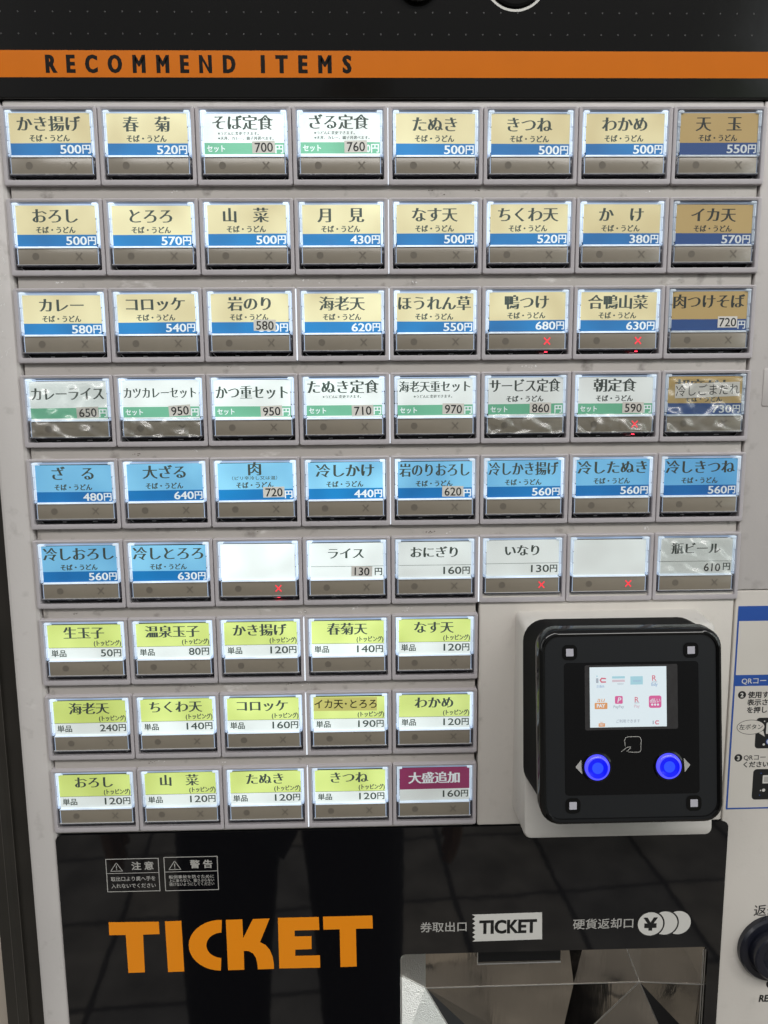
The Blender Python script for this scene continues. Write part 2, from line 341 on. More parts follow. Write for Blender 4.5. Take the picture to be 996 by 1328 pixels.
# ================================================================= THE SETTING
P, H, Q = 42.0, 33.14, 38.18       # button pitch, button height, row pitch (mm)
def pavement():
    me = bpy.data.meshes.new('pavement')
    me.from_pydata([(-30, -60, 0), (30, -60, 0), (30, 30, 0), (-30, 30, 0)], [], [(0, 1, 2, 3)])
    m = mat('stone_paving', (0.3, 0.26, 0.21), 0.6); nt = m.node_tree; b = nt.nodes['Principled BSDF']; L = nt.links.new
    tc = nt.nodes.new('ShaderNodeTexCoord'); mp = nt.nodes.new('ShaderNodeMapping'); mp.inputs['Rotation'].default_value = (0, 0, math.radians(4))
    mp.inputs['Location'].default_value = (0.1, 0.05, 0)
    L(tc.outputs['Object'], mp.inputs[0])
    br = nt.nodes.new('ShaderNodeTexBrick'); br.offset = 0.0; br.inputs['Scale'].default_value = 1.0
    br.inputs['Brick Width'].default_value = 0.30; br.inputs['Row Height'].default_value = 0.30; br.inputs['Mortar Size'].default_value = 0.008; br.inputs['Mortar Smooth'].default_value = 0.2
    br.inputs['Color1'].default_value = (0.40, 0.355, 0.30, 1); br.inputs['Color2'].default_value = (0.25, 0.235, 0.22, 1); br.inputs['Mortar'].default_value = (0.045, 0.042, 0.04, 1)
    L(mp.outputs[0], br.inputs['Vector'])
    n = nt.nodes.new('ShaderNodeTexNoise'); n.inputs['Scale'].default_value = 9; n.inputs['Detail'].default_value = 8; L(tc.outputs['Object'], n.inputs['Vector'])
    mr = nt.nodes.new('ShaderNodeMapRange'); mr.inputs[1].default_value = .3; mr.inputs[2].default_value = .7; mr.inputs[3].default_value = .6; mr.inputs[4].default_value = 1.2; L(n.outputs['Fac'], mr.inputs[0])
    x = nt.nodes.new('ShaderNodeMix'); x.data_type = 'RGBA'; x.blend_type = 'MULTIPLY'; x.inputs[0].default_value = 1; L(br.outputs['Color'], x.inputs[6]); L(mr.outputs[0], x.inputs[7]); L(x.outputs[2], b.inputs['Base Color'])
    me.materials.append(m); o = bpy.data.objects.new('pavement', me); COL.objects.link(o); o['kind'] = 'structure'
pavement()

def thing(name, label, cat, u=0, v=None, Y=0):
    o = bpy.data.objects.new(name, None); COL.objects.link(o); o.empty_display_size = 0.1
    o.location = (u / 1000, Y / 1000, 0 if v is None else Z0 - v / 1000)
    o['label'] = label; o['category'] = cat; return o
def local(root, u, v, Y):           # machine-front mm -> location (mm) inside that thing
    return (u - root.location.x * 1000, Y - root.location.y * 1000, v - (Z0 - root.location.z) * 1000)

# dark metal column at the left, a strip of wall beyond it
Zm = Z0 * 1000
post = thing('metal_column', 'dark bronze ribbed metal column standing left of the ticket machine', 'column', -26, None, 14)
mb = MB(); pl = lambda u: local(post, u, 0, 0)[0]
prof = [(-15.6, 60), (-15.6, 12), (-17.6, 11), (-24.6, 11), (-25.2, 9.4), (-27.6, 9.4), (-29.6, 8.2), (-35.3, 8.0), (-35.6, 60)]
zt, zb = -900 - 0, Zm - 1
lo, hi = (Zm - 1) - Zm, 0
def strip(mb, a, b, m): mb.quad3([(pl(a[0]), a[1] - 14, -2600), (pl(b[0]), b[1] - 14, -2600), (pl(b[0]), b[1] - 14, 0), (pl(a[0]), a[1] - 14, 0)], m)
for a, b in zip(prof, prof[1:]): strip(mb, a, b, 'post')
mb.build('post_body', post)
for u, Y in ((-24.9, 9.2), (-29.7, 7.9)):  # thin pale strips painted as highlights along the ribs
    m2 = MB(); m2.quad3([(pl(u - .16), Y - 14, -2600), (pl(u + .16), Y - 14.1, -2600), (pl(u + .16), Y - 14.1, 0), (pl(u - .16), Y - 14, 0)], 'post_line'); m2.build('rib', post)
wall = thing('wall', 'beige wall strip seen past the dark metal column at lower left', 'wall', -120, None, 30)
mb = MB(); mb.box(-150, -2600, 83, 0, 0, 60, 'beige'); mb.build('wall_face', wall)

# ================================================================= THE TICKET MACHINE
mach = thing('ticket_machine', 'food ticket vending machine with rows of backlit menu buttons and black TICKET panel', 'vending machine', 168, None, 0)
def L3(u, v, Y): return local(mach, u, v, Y)
X0, _, V0 = L3(0, 0, 0)             # offset of button (0,0) inside the machine
class PM(MB):                        # a builder in machine-front coordinates
    def build(self, name, parent=None, **k):
        self.v = [(x + X0, y, z + V0) for x, y, z in self.v]
        return MB.build(self, name, parent or mach, **k)
FU = 8 * P                           # width of the button field
LEFT = -14.2; RIGHT = 470
mb = PM(); mb.box(LEFT + 1, -290, RIGHT - 1, 398, 12, 420, 'cabinet'); mb.box(LEFT + 1, 398.2, RIGHT - 1, Zm - 40, 75, 420, 'cabinet'); mb.build('cabinet')

# painted front plates round the button field
def plate(u0, v0, u1, v1, Y, m, name='front_plate', bev=0.6, depth=9, **k):
    b = PM(); b.box(u0, v0, u1, v1, Y, Y + depth, m, bev); return b.build(name, smooth=35, **k)
VB = 340.0                           # lower edge of the upper front plates
side = PM(); side.box(LEFT, -2.6, 0.7, 1300, 1.6, 10.6, 'panel', 2.0)
rs = random.Random(3)
for _ in range(60):                  # rubbed paint low down the left edge
    u, v = rs.gauss(-8, 2.6), rs.gauss(75, 15); a = rs.gauss(2.2, .35); l = rs.uniform(.3, 2.2)
    if u > -12.2: side.line((u, v), (min(u + l * math.cos(a), -.5), v + l * math.sin(a)), rs.uniform(.08, .35), 1.57 - .0004 * _, 'rub')
side.build('front_plate', smooth=35)
plate(0.9, -2.6, FU - 0.9, 5, 2.0, 'panel', 'top_rail')
plate(FU - 0.7, -2.6, RIGHT, 219.8, 1.6, 'panel')
plate(5 * P - 0.6 + 1.2, 219.9, 335.0, VB, 1.6, 'warm_panel')
plate(335.7, 220.2, RIGHT, 1300, 1.6, 'warm_panel', bev=0.5)
for r in range(9):
    ncol = 8 if r < 6 else 5
    e = FU - 1.7 if r < 5 else (5 * P - 1.0)
    v = r * Q + H
    if r < 8:
        b = PM(); b.box(1.7, v - 1.2, e, v + (Q - H) + 1.2, 2.3, 10.3, 'bar', 0.5)
        for _ in range(rs.randint(3, 6)):    # knocks and chips in the paint
            cu, cv, pale = rs.uniform(6, e - 6), v + rs.uniform(1.2, 3.8), rs.random() < .45
            for q in range(rs.randint(3, 9)):
                x, y, w_ = cu + rs.gauss(0, 1.1), cv + rs.gauss(0, .35), rs.uniform(.12, .5)
                b.poly([(x + w_ * rs.uniform(.5, 1.3) * math.cos(k), y + .6 * w_ * rs.uniform(.5, 1.2) * math.sin(k)) for k in (0, 1, 2.1, 3, 4.2, 5.3)], 2.27 - .0005 * q, 'rub' if pale else 'chip')
        b.build('row_bar', smooth=35)

plate(0.9, 8 * Q + H - 1.5, 5 * P - 1.2, 340.0, 2.0, 'warm_panel', 'lower_rail', bev=0.4)

# header
mb = PM(); mb.box(LEFT, -290, RIGHT, -2.9, 0.4, 11, 'header_acrylic', 0.4)
mb.rect(1.7 - .2, -22.1, RIGHT - 2, -11.3, 0.36, 'orange')
put(mb, 'RECOMMEND', 'condensed', 9.7, 21.3, -16.9, 0.32, 'header_ink', 'l', sx=0.62, width=-81.2, space=2.3)
put(mb, 'ITEMS', 'condensed', 9.7, 113.3, -16.9, 0.32, 'header_ink', 'l', sx=0.62, width=-39.2, space=2.3)
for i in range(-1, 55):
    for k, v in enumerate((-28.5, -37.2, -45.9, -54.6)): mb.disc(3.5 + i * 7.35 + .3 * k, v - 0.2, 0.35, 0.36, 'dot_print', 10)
c = at(669, -31, 0.4); mb.ringdisc(c[0], c[1], 13.1, 14.1, 0.36, 'white_print', 56)
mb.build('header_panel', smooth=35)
c2 = at(541, -24, 0.4); mb = PM(); mb.lathe(c2[0], c2[1], [(9, 0.5), (9, -2.2), (8.2, -3), (0.2, -3)], 'black_gloss'); mb.build('header_knob', smooth=35)
mb = PM(); mb.lathe(c[0], c[1], [(12.4, 0.4), (12.4, -0.4), (11.4, -0.8), (11.2, 0.2), (0.1, 0.2)], 'black_plastic'); mb.build('header_lens', smooth=35)

# ---------------------------------------------------------------- menu buttons
def bezel_mesh():
    b = MB(); g = 0.13; w = P
    b.loft([rloop(g, 0.1, w - g, H - .1, 0.9, 9), rloop(g, 0.1, w - g, H - .1, 0.9, 0.55), rloop(g + .18, .28, w - g - .18, H - .28, 0.8, 0.15), rloop(g + .55, .65, w - g - .55, H - .65, 0.6, 0),
            rloop(1.75, 1.45, w - 1.75, H - 2.5, 0.5, 0.25), rloop(1.95, 1.7, w - 1.95, H - 2.3, 0.4, 0.9), rloop(2.0, 1.75, w - 2.0, H - 2.25, 0.4, 9)], 'bezel')
    return b.mesh('menu_button', 35)
def well_mesh():
    b = MB(); b.rect(1.9, 1.6, P - 1.9, H - 2.1, 7.5, 'slot'); return b.mesh('button_well', None, False)
def cap_mesh():
    b = MB(); u0, u1 = 2.45, P - 2.45
    # lit rails left and right with their steps, lugs on top, lit ledge under the card
    for s in (0, 1):
        f = (lambda u: u) if not s else (lambda u: P - u)
        def bx(a, v0, c, v1, Y0, m):
            p, q = sorted((f(a), f(c))); b.box(p, v0, q, v1, Y0, 6.5, m, 0.18)
        bx(2.35, 1.95, 3.55, 8.6, 0.55, 'lit'); bx(2.45, 8.7, 3.5, 14.2, 0.75, 'lit'); bx(2.4, 14.3, 3.5, 19.4, 0.65, 'lit'); bx(2.15, 19.6, 3.3, 20.7, 0.9, 'lit_dim')
        bx(2.9, 2.4, 3.15, 19.2, 0.4, 'lit_dim')
        bx(2.3, 1.9, 4.9, 2.95, 0.3, 'lit')
        bx(2.3, 20.9, 3.25, 29.0, 1.0, 'smoke'); bx(3.22, 20.9, 3.42, 28.6, 0.8, 'lit_dim')
    b.box(4.95, 2.2, P - 4.95, 2.75, 1.4, 6.5, 'lit_dim', 0.1)
    b.box(3.6, 20.35, P - 3.6, 21.15, 0.5, 6.5, 'lit', 0.15)
    b.box(3.0, 21.05, P - 3.0, 21.30, 0.35, 6.5, 'edge', 0.05)
    b.box(2.6, 28.3, P - 2.6, 28.95, 0.2, 6.5, 'smoke', 0.2)
    b.box(2.7, 28.1, P - 2.7, 28.32, 0.15, 6.5, 'edge', 0.05)
    b.line((3.4, 29.1), (5.0, 30.6), 0.3, 3.0, 'edge'); b.line((P - 3.4, 29.1), (P - 5.0, 30.6), 0.3, 3.0, 'edge')
    b.rect(13.4, 29.9, 15.2, 30.3, 4.0, 'edge'); b.rect(27.5, 29.8, 29.8, 30.2, 4.0, 'edge')
    return b.mesh('light_cap', 35)
def strip_mesh():
    b = MB(); b.box(3.5, 21.35, P - 3.5, 28.15, 0.7, 6, 'strip', 0.12)
    b.disc(11.2, 24.6, 1.55, 0.66, 'strip_mark', 24)
    b.line((28.9, 23.1), (31.7, 26.2), 0.55, 0.66, 'strip_mark'); b.line((31.7, 23.1), (28.9, 26.2), 0.55, 0.655, 'strip_mark')
    return b.mesh('indicator_strip', 35)
def lamp_mesh():
    b = MB(); b.line((28.9, 23.1), (31.7, 26.2), 0.6, 0.6, 'red'); b.line((31.7, 23.1), (28.9, 26.2), 0.6, 0.59, 'red')
    b.box(29.6, 29.3, 30.9, 29.6, 2.2, 2.8, 'led')
    return b.mesh('sold_out_lamp')
def cover_mesh():
    b = MB(); n = 8; u0, u1, v0, v1 = 3.55, P - 3.55, 2.5, 20.6      # a shallowly curved clear sheet with a thickness
    g = lambda i, j, Y: (u0 + (u1 - u0) * i / n, Y - 0.35 * math.sin(math.pi * i / n), v0 + (v1 - v0) * j)
    fr = [g(i, j, 0.35) for j in (0, 1) for i in range(n + 1)]
    b.add(fr, [(n + 1 + i, n + 2 + i, i + 1, i) for i in range(n)], 'clear')
    return b.mesh('clear_cover', 80, False)
BZ, WL, CP_M, ST, LP, CV = bezel_mesh(), well_mesh(), cap_mesh(), strip_mesh(), lamp_mesh(), cover_mesh()

CY = 1.15                            # depth of the printed card
PR = CY - 0.03; PR2 = CY - 0.06
def price(b, n, m, v=17.75, sx=0.86):
    put(b, '円', 'bold', 4.1, 38.0, v, PR, m, 'r'); put(b, str(n), 'price', 5.1, 34.0, v - .05, PR, m, 'r', width=-3.05 * len(str(n)))
def noodle(b, v=13.25): put(b, 'そば・うどん', 'small', 3.15, 20.6, v, PR, 'card_ink', width=-17.4)
def title(b, s, v=7.35, size=6.9, m='card_ink', sty='mincho', width=33.2, u=20.7): put(b, s, sty, size, u, v, PR, m, width=width)
def card(kind, name, pr, notes=(), sub=True, seto=True, tv=None, hidden=None):
    b = MB(); c0, c1 = 3.6, P - 3.6
    wob = random.uniform(-.12, .12)
    if kind in ('gold', 'cold'):
        a, d = ('card_gold', 'card_blue') if kind == 'gold' else ('card_sky', 'card_deep')
        b.rect(c0, 2.9, c1, 15.3 + wob, CY, a); b.rect(c0, 15.3 + wob, c1, 20.25, CY, d)
        title(b, name, tv or (7.35 if kind == 'gold' else 6.9))
        if sub: noodle(b)
        if pr: price(b, pr, 'card_pale_ink')
        else: put(b, '円', 'bold', 4.1, 38.0, 17.75, PR, 'card_pale_ink', 'r')
    elif kind == 'set':
        b.rect(c0, 2.9, c1, 14.9, CY, 'card_white'); b.rect(c0, 14.9, c1, 19.7 + wob, CY, 'card_green'); b.rect(c0, 19.7 + wob, c1, 20.25, CY, 'card_white')
        title(b, name, tv or (6.6 if notes or sub else 8.6), 6.7 if len(name) < 7 else 5.6)
        for i, t in enumerate(notes): put(b, t, 'mincho', 1.62, 9.6 if len(notes) > 1 else 11.0, 11.0 + 2.0 * i, PR, 'card_ink', 'l')
        if sub: noodle(b, 12.6)
        if seto: put(b, 'セット', 'bold', 3.1, 4.6, 17.3, PR, 'card_pale_ink', 'l', sx=.9)
        if pr: put(b, str(pr), 'bold', 4.4, 34.2, 17.4, PR, 'card_pale_ink', 'r', sx=.86)
        put(b, '円', 'bold', 4.0, 38.0, 17.4, PR, 'card_pale_ink', 'r')
    elif kind == 'top':
        b.rect(c0, 2.9, c1, 14.2, CY, 'card_yellow'); b.rect(c0, 14.2, c1, 14.38, CY, 'card_ink'); b.rect(c0, 14.38, c1, 20.25, CY, 'card_white')
        title(b, name, 7.0, 6.5, width=28)
        put(b, '(トッピング)', 'small', 3.0, 38.2, 12.1, PR, 'card_ink', 'r', width=-13.0)
        put(b, '単品', 'digits', 3.7, 4.8, 17.1, PR, 'card_ink', 'l')
        put(b, str(pr), 'medium', 5.0, 34.0, 16.9, PR, 'card_ink', 'r', width=-2.87 * len(str(pr))); put(b, '円', 'digits', 4.1, 38.0, 16.95, PR, 'card_ink', 'r')
    elif kind == 'plum':
        b.rect(c0, 2.9, c1, 14.3, CY, 'card_plum'); b.rect(c0, 14.3, c1, 20.25, CY, 'card_white')
        title(b, name, 8.4, 6.5, 'card_pale_ink', 'mincho_bold')
        put(b, str(pr), 'medium', 5.0, 33.8, 16.9, PR, 'card_ink', 'r', width=-8.7); put(b, '円', 'digits', 4.1, 37.8, 16.95, PR, 'card_ink', 'r')
    elif kind == 'plain':
        b.rect(c0, 2.9, c1, 20.25, CY, 'card_white')
        if name:
            b.rect(c0 + .3, 14.15, c1, 14.33, PR, 'card_ink'); title(b, name, 8.0, 6.0)
            if pr: put(b, str(pr), 'medium', 5.0, 33.8, 16.8, PR, 'card_ink', 'r', width=-8.7)
            put(b, '円', 'digits', 4.1, 37.8, 16.9, PR, 'card_ink', 'r')
    return b
def sticker(txt, cu=30.2, cv=17.2, w=10.0, h=5.0, rot=0.0, m='tape', sty='gothic', size=5.5, Y=CY - 0.10, sx=1.0):
    b = MB(); ca, sa = math.cos(rot), math.sin(rot)
    pts = [(cu + x * ca - y * sa, cv + x * sa + y * ca) for x, y in ((-w / 2, -h / 2), (w / 2, -h / 2), (w / 2, h / 2), (-w / 2, h / 2))]
    b.poly(pts, Y, m)
    put(b, txt, sty, size, cu + .1, cv, Y - .03, 'ink', rot=rot, sx=sx, width=w - .5)
    return b
def film_mesh(seed, v0=4.0, v1=28.6):
    rnd = random.Random(seed); b = MB(); nu, nv = 64, 48; u0, u1 = 3.2, P - 3.2
    waves = [(rnd.uniform(.3, .9), rnd.uniform(-1.3, 1.3), rnd.uniform(.28, .95), rnd.uniform(0, 6.3)) for _ in range(9)]
    vs = []
    for j in range(nv + 1):
        for i in range(nu + 1):
            u = u0 + (u1 - u0) * i / nu; v = v0 + (v1 - v0) * j / nv
            y = sum(a * math.sin(k * (u * math.cos(t) + v * math.sin(t)) + p) * abs(math.sin(.3 * k * (u * math.sin(t) - v * math.cos(t)) + p)) for a, t, k, p in waves) / 1.7
            e = min(i, nu - i, j, nv - j); y *= min(1, .35 + e / 9)
            vs.append((u, -0.55 + max(-1.6, min(0.5, y + .35 * math.sin(.45 * u - .8 * v))), v))
    w = nu + 1
    b.add(vs, [((j + 1) * w + i, (j + 1) * w + i + 1, j * w + i + 1, j * w + i) for j in range(nv) for i in range(nu)], 'film')
    return b.mesh('clear_film', 180, False)

N1, N2 = '※うどんに変更できます。', '※天丼、カレー、親子丼選べます。'
MENU = [
 [dict(k='gold', t='かき揚げ', p=500, g=.55), dict(k='gold', t='春　菊', p=520, g=.85), dict(k='set', t='そば定食', n=(N1, N2), s=700, sub=0, g=1.0), dict(k='set', t='ざる定食', n=(N1, N2), p=760, s=760, so=-1.6, sub=0, g=1.0),
  dict(k='gold', t='たぬき', p=500, g=.8), dict(k='gold', t='きつね', p=500, g=.55), dict(k='gold', t='わかめ', p=500, g=.55), dict(k='gold', t='天　玉', p=550, g=.04)],
 [dict(k='gold', t='おろし', p=500, g=.72), dict(k='gold', t='とろろ', p=570, g=.85), dict(k='gold', t='山　菜', p=500, g=.85), dict(k='gold', t='月　見', p=430, g=.9),
  dict(k='gold', t='なす天', p=500, g=.72), dict(k='gold', t='ちくわ天', p=520, g=.66), dict(k='gold', t='か　け', p=380, g=.5), dict(k='gold', t='イカ天', p=570, g=.05)],
 [dict(k='gold', t='カレー', p=580, g=.72), dict(k='gold', t='コロッケ', p=540, g=.82), dict(k='gold', t='岩のり', p=580, s=580, so=-1.9, g=.85), dict(k='gold', t='海老天', p=620, g=.9),
  dict(k='gold', t='ほうれん草', p=550, g=.78), dict(k='gold', t='鴨つけ', p=680, x=1, g=.66), dict(k='gold', t='合鴨山菜', p=630, x=1, g=.6), dict(k='gold', t='肉つけそば', p=None, s=720, so=.2, sub=0, sw=1, g=.04)],
 [dict(k='set', t='カレーライス', s=650, sub=0, seto=0, f=1, g=.55), dict(k='set', t='カツカレーセット', s=950, sub=0, rot=-.06, g=.8, f=2), dict(k='set', t='かつ重セット', s=950, sub=0, g=.95, rot=-.03), dict(k='set', t='たぬき定食', n=(N1,), s=710, sub=0, g=.95),
  dict(k='set', t='海老天重セット', n=(N1,), s=970, sub=0, g=.6, rot=.02), dict(k='set', t='サービス定食', s=860, g=.35, f=3, so=-1.4), dict(k='set', t='朝定食', s=590, x=1, g=.35, f=4), dict(k='gold', t='胡麻だれ', p=730, ts='冷しごまだれ', f=5, g=.04)],
 [dict(k='cold', t='ざ　る', p=480, g=.5), dict(k='cold', t='大ざる', p=640, g=.75), dict(k='cold', t='肉', n=('（ピリ辛冷し又は温）',), p=None, s=720, g=.9), dict(k='cold', t='冷しかけ', p=440, g=.9),
  dict(k='cold', t='岩のりおろし', p=None, s=620, g=.62), dict(k='cold', t='冷しかき揚げ', p=560, g=.55), dict(k='cold', t='冷したぬき', p=560, g=.42), dict(k='cold', t='冷しきつね', p=560, g=.28)],
 [dict(k='cold', t='冷しおろし', p=560, g=.5), dict(k='cold', t='冷しとろろ', p=630, g=.7), dict(k='plain', t='', p=None, x=1, g=1.0, lab='blank white menu button with red cross lit, between とろろ and ライス'), dict(k='plain', t='ライス', p=None, s=130, sw=3, so=-1.3, rot=.03, g=.8),
  dict(k='plain', t='おにぎり', p=160, g=.5), dict(k='plain', t='いなり', p=130, x=1, g=.42), dict(k='plain', t='', p=None, x=1, g=.4, lab='blank white menu button with red cross lit, right of いなり'), dict(k='plain', t='瓶ビール', p=None, s=610, so=-.6, g=.22, f=6, sw=2)],
 [dict(k='top', t='生玉子', p=50, g=.7), dict(k='top', t='温泉玉子', p=80, g=.8), dict(k='top', t='かき揚げ', p=120, g=.85), dict(k='top', t='春菊天', p=140, g=.9), dict(k='top', t='なす天', p=120, g=.75)],
 [dict(k='top', t='海老天', p=240, g=.55), dict(k='top', t='ちくわ天', p=140, g=.85), dict(k='top', t='コロッケ', p=160, g=.85), dict(k='top', t='竹輪天', p=190, ts='イカ天･とろろ', g=.85), dict(k='top', t='わかめ', p=120, g=.75)],
 [dict(k='top', t='おろし', p=120, g=.55), dict(k='top', t='山　菜', p=120, g=.62), dict(k='top', t='たぬき', p=120, g=.8), dict(k='top', t='きつね', p=120, g=.8), dict(k='plum', t='大盛追加', p=160, g=.35)],
]
WORD = dict(gold='gold', set='white and green', cold='light blue', top='yellow and white', plum='plum', plain='white')
first = {}
for r, row in enumerate(MENU):
    for c, d in enumerate(row):
        pr = d.get('s') or d.get('p')
        nm = (d.get('ts') or d['t']).replace('　', '')
        lab = d.get('lab') or f"{WORD[d['k']]} menu button reading {nm}, {pr}円"
        if 'lab' not in d:
            if d.get('x'): lab += ', red cross lit'
            if d.get('f'): lab += ', under clear film'
        loc = (X0 + c * P, 0, V0 + r * Q)
        btn = link('menu_button', BZ, mach, loc, lab); btn['group'] = 'menu buttons on the ticket machine'
        g = d['g']
        link('button_well', WL, btn)
        cap = link('light_cap', CP_M, btn); cap['glow'] = min(1.0, .45 + .75 * g) if g > .2 else .25
        link('indicator_strip', ST, btn)
        b = card(d['k'], d['t'], d.get('p'), d.get('n', ()) if d['k'] == 'set' else (), d.get('sub', 1) and d['k'] in ('gold', 'cold', 'set'), d.get('seto', 1), tv=(5.6 if d.get('n') and d['k'] == 'cold' else None))
        if d['k'] == 'cold' and d.get('n'): put(b, d['n'][0], 'gothic', 1.9, 20.6, 9.9, PR, 'card_ink', width=-21)
        k = b.build('menu_card', btn, recalc=False); k['glow'] = g
        k.rotation_euler.y = random.uniform(-.006, .006); k.location.z += random.uniform(-.00022, .0001)      # paper inserts sit a little askew
        if d.get('s'):
            o = sticker(str(d['s']), cu=29.4 + d.get('so', 0), cv=17.0 + random.uniform(-.5, .3), rot=d.get('rot', random.uniform(-.035, .035)), m={0: 'tape', 1: 'tape_white', 2: 'card_white', 3: 'tape_white'}[d.get('sw', 0)], w=10.0 if d.get('sw') != 1 else 9.0).build('price_sticker', btn, recalc=False); o['glow'] = g
        if d.get('ts'):
            if d['k'] == 'top': s = sticker(d['ts'], 19.2, 6.9, 31.0, 7.0, 0.01, 'tape_gold', 'medium', 5.2)
            else: s = sticker(d['ts'], 22.0, 9.2, 30.4, 6.6, -0.03, 'tape_white', 'thin', 5.6)
            o = s.build('title_sticker', btn, recalc=False); o['glow'] = g
        if d.get('x'): link('sold_out_lamp', LP, btn)
        link('clear_cover', CV, btn)
        if d.get('f'):
            f = d['f']; link('clear_film', film_mesh(f * 13, *((4.0, 28.6) if f in (1, 5) else ((2.6, 20.6) if f == 6 else (19.5, 28.6)))), btn)

# light from the backlight escaping between loosely fitted button blocks
for r, c in ((0, 4), (1, 4), (2, 4), (3, 4), (4, 4), (2, 3), (6, 3), (7, 3), (8, 3), (5, 5)):
    b = PM(); b.box(c * P - .32, r * Q + .9, c * P + .22, r * Q + H - .6, 0.02 if (r, c) in ((2, 3), (6, 3), (7, 3), (8, 3), (5, 5)) else .4, 5, 'leak'); b.build('backlight_gap')

# ---------------------------------------------------------------- black TICKET panel with its print
TP = 1.1
TL, TR_, TT = -0.2, 338.9, 340.4
tu0, tv0 = at(519, 1237, TP); tu1, _ = at(917, 1229, TP)
tu0, tu1, tv0 = 171.4, 332.2, 410.8; TB = 560
mb = PM()
n = 5
def arc(cu, cv, r, a0): return [(cu + r * math.cos(math.radians(a0 + 90 * k / 4)), TP, cv + r * math.sin(math.radians(a0 + 90 * k / 4))) for k in range(5)]
PB = 700
outer = rloop(TL, TT, TR_, PB, 3.2, TP); inner = rloop(tu0, tv0, tu1, TB, 3.0, TP)
mb.loft([rloop(TL, TT, TR_, PB, 3.2, TP + 8), outer, inner, rloop(tu0, tv0, tu1, TB, 3.0, TP + 4)], 'black_acrylic')
W_ = TP - 0.05
# TICKET wordmark, drawn as its own geometric letters (unit: photograph detail scale)
def Z(x, y): return at(120 + x / 2.621, 1170 + y / 2.618, TP)
def zp(pts): mb.poly([Z(*p) for p in pts], W_, 'orange_bright')
zp([(55, 68), (225, 66), (228, 108), (172, 110), (178, 238), (122, 240), (113, 111), (57, 112)])
zp([(246, 65), (302, 63), (312, 235), (257, 237)])
def arcz(cx, cy, rx, ry, a0, a1, n=18): return [(cx + rx * math.cos(math.radians(a0 + (a1 - a0) * k / n)), cy + ry * math.sin(math.radians(a0 + (a1 - a0) * k / n))) for k in range(n + 1)]
o_ = arcz(436, 146, 109, 86, 272, 90); i_ = arcz(440, 146, 53, 43, 268, 92)
for k in range(18): zp([o_[k], o_[k + 1], i_[k + 1], i_[k]])
zp([(453, 60), (509, 58), (512, 120), (514, 165), (516, 229), (461, 231)])
mb.poly([Z(*p) for p in [(508, 124), (511, 124), (545, 57), (602, 55), (569, 136), (515, 165), (509, 165)]], W_ - .02, 'orange_bright')
o_ = [(569, 135), (588, 145), (603, 162), (612, 184), (616, 206), (617, 226)]; i_ = [(514, 165), (532, 166), (546, 174), (555, 188), (560, 206), (562, 228)]
for k in range(5): zp([o_[k], o_[k + 1], i_[k + 1], i_[k]])
zp([(630, 53), (769, 50), (771, 94), (687, 96), (687, 116), (744, 115), (745, 159), (689, 161), (689, 182), (773, 180), (774, 222), (635, 225)])
zp([(783, 49), (951, 45), (953, 89), (895, 90), (898, 218), (843, 220), (840, 92), (785, 93)])
# tickets-out and change-out legends
s1 = mmpp(600, 1200, TP)
def at_(x, y): return at(x, y, TP)
u, v = at_(545, 1203); put(mb, '券取出口', 'medium', 15.2 * s1, u, v, W_, 'grey_print', 'l', width=-60 * s1)
tk = [(612, 1186), (703, 1183), (703, 1218), (612, 1221)]
zz = []
for k in range(6):
    y = 1221 - k * 35 / 6; zz += [(612.6, y), (616.5, y - 3.2)]
mb.poly([at_(*p) for p in [(612, 1186), (703, 1183), (703, 1218), (612.6, 1221)] + zz[1:]], W_, 'white_print')
u, v = at_(659, 1201); put(mb, 'TICKET', 'heavy', 26 * s1, u, v, W_ - .04, 'ink', width=-75 * s1)
u, v = at_(743, 1199); put(mb, '硬貨返却口', 'medium', 15.6 * s1, u, v, W_, 'grey_print', 'l', width=-79 * s1)
for i, (x, y) in enumerate(((879.5, 1196.5), (862, 1197), (843.5, 1198))):
    u, v = at_(x, y); mb.disc(u, v, 16.6 * s1, W_ + .02 - .04 * i, 'white_print', 40)
    if i: mb.ringdisc(u, v, 16.6 * s1, 18.6 * s1, W_ + .01 - .04 * i, 'ink', 40)
u, v = at_(843.5, 1198); put(mb, '¥', 'heavy', 24 * s1, u, v, W_ - .12, 'ink', sx=1.15)
# caution and warning boxes
s2 = mmpp(200, 1130, TP)
def box_lab(x0, y0, x1, y1, head, lines, hs):
    a = at_(x0, y0); c = at_(x1, y1); w = 1.0 * s2
    mb.frame(a[0], a[1], c[0], c[1], w, W_, 'grey_print')
    vm = a[1] + (c[1] - a[1]) * .43; mb.rect(a[0] + w, vm, c[0] - w, vm + .8 * s2, W_, 'grey_print')
    W, Hh = c[0] - a[0], c[1] - a[1]
    t = [(a[0] + .20 * W, a[1] + .12 * Hh), (a[0] + .31 * W, a[1] + .37 * Hh), (a[0] + .09 * W, a[1] + .37 * Hh)]
    mb.path(t + t[:1], .9 * s2, W_, 'grey_print')
    mb.line((t[0][0], a[1] + .20 * Hh), (t[0][0], a[1] + .29 * Hh), 1.0 * s2, W_ - .02, 'grey_print'); mb.disc(t[0][0], a[1] + .325 * Hh, .7 * s2, W_ - .02, 'grey_print', 12)
    put(mb, head, 'bold', 12.3 * s2, a[0] + .69 * W, a[1] + .23 * Hh, W_, 'grey_print', width=-.42 * W)
    for k, l in enumerate(lines): put(mb, l, 'medium', hs * s2, a[0] + .5 * W, a[1] + Hh * (.56 + (.82 - .53) * (k + .28) / (len(lines) - .35) if len(lines) == 3 else .61 + .21 * k), W_, 'grey_print', width=-.84 * W)
box_lab(136.5, 1114, 208, 1155.5, '注 意', ['取出口より奥へ手を', '入れないでください'], 7)
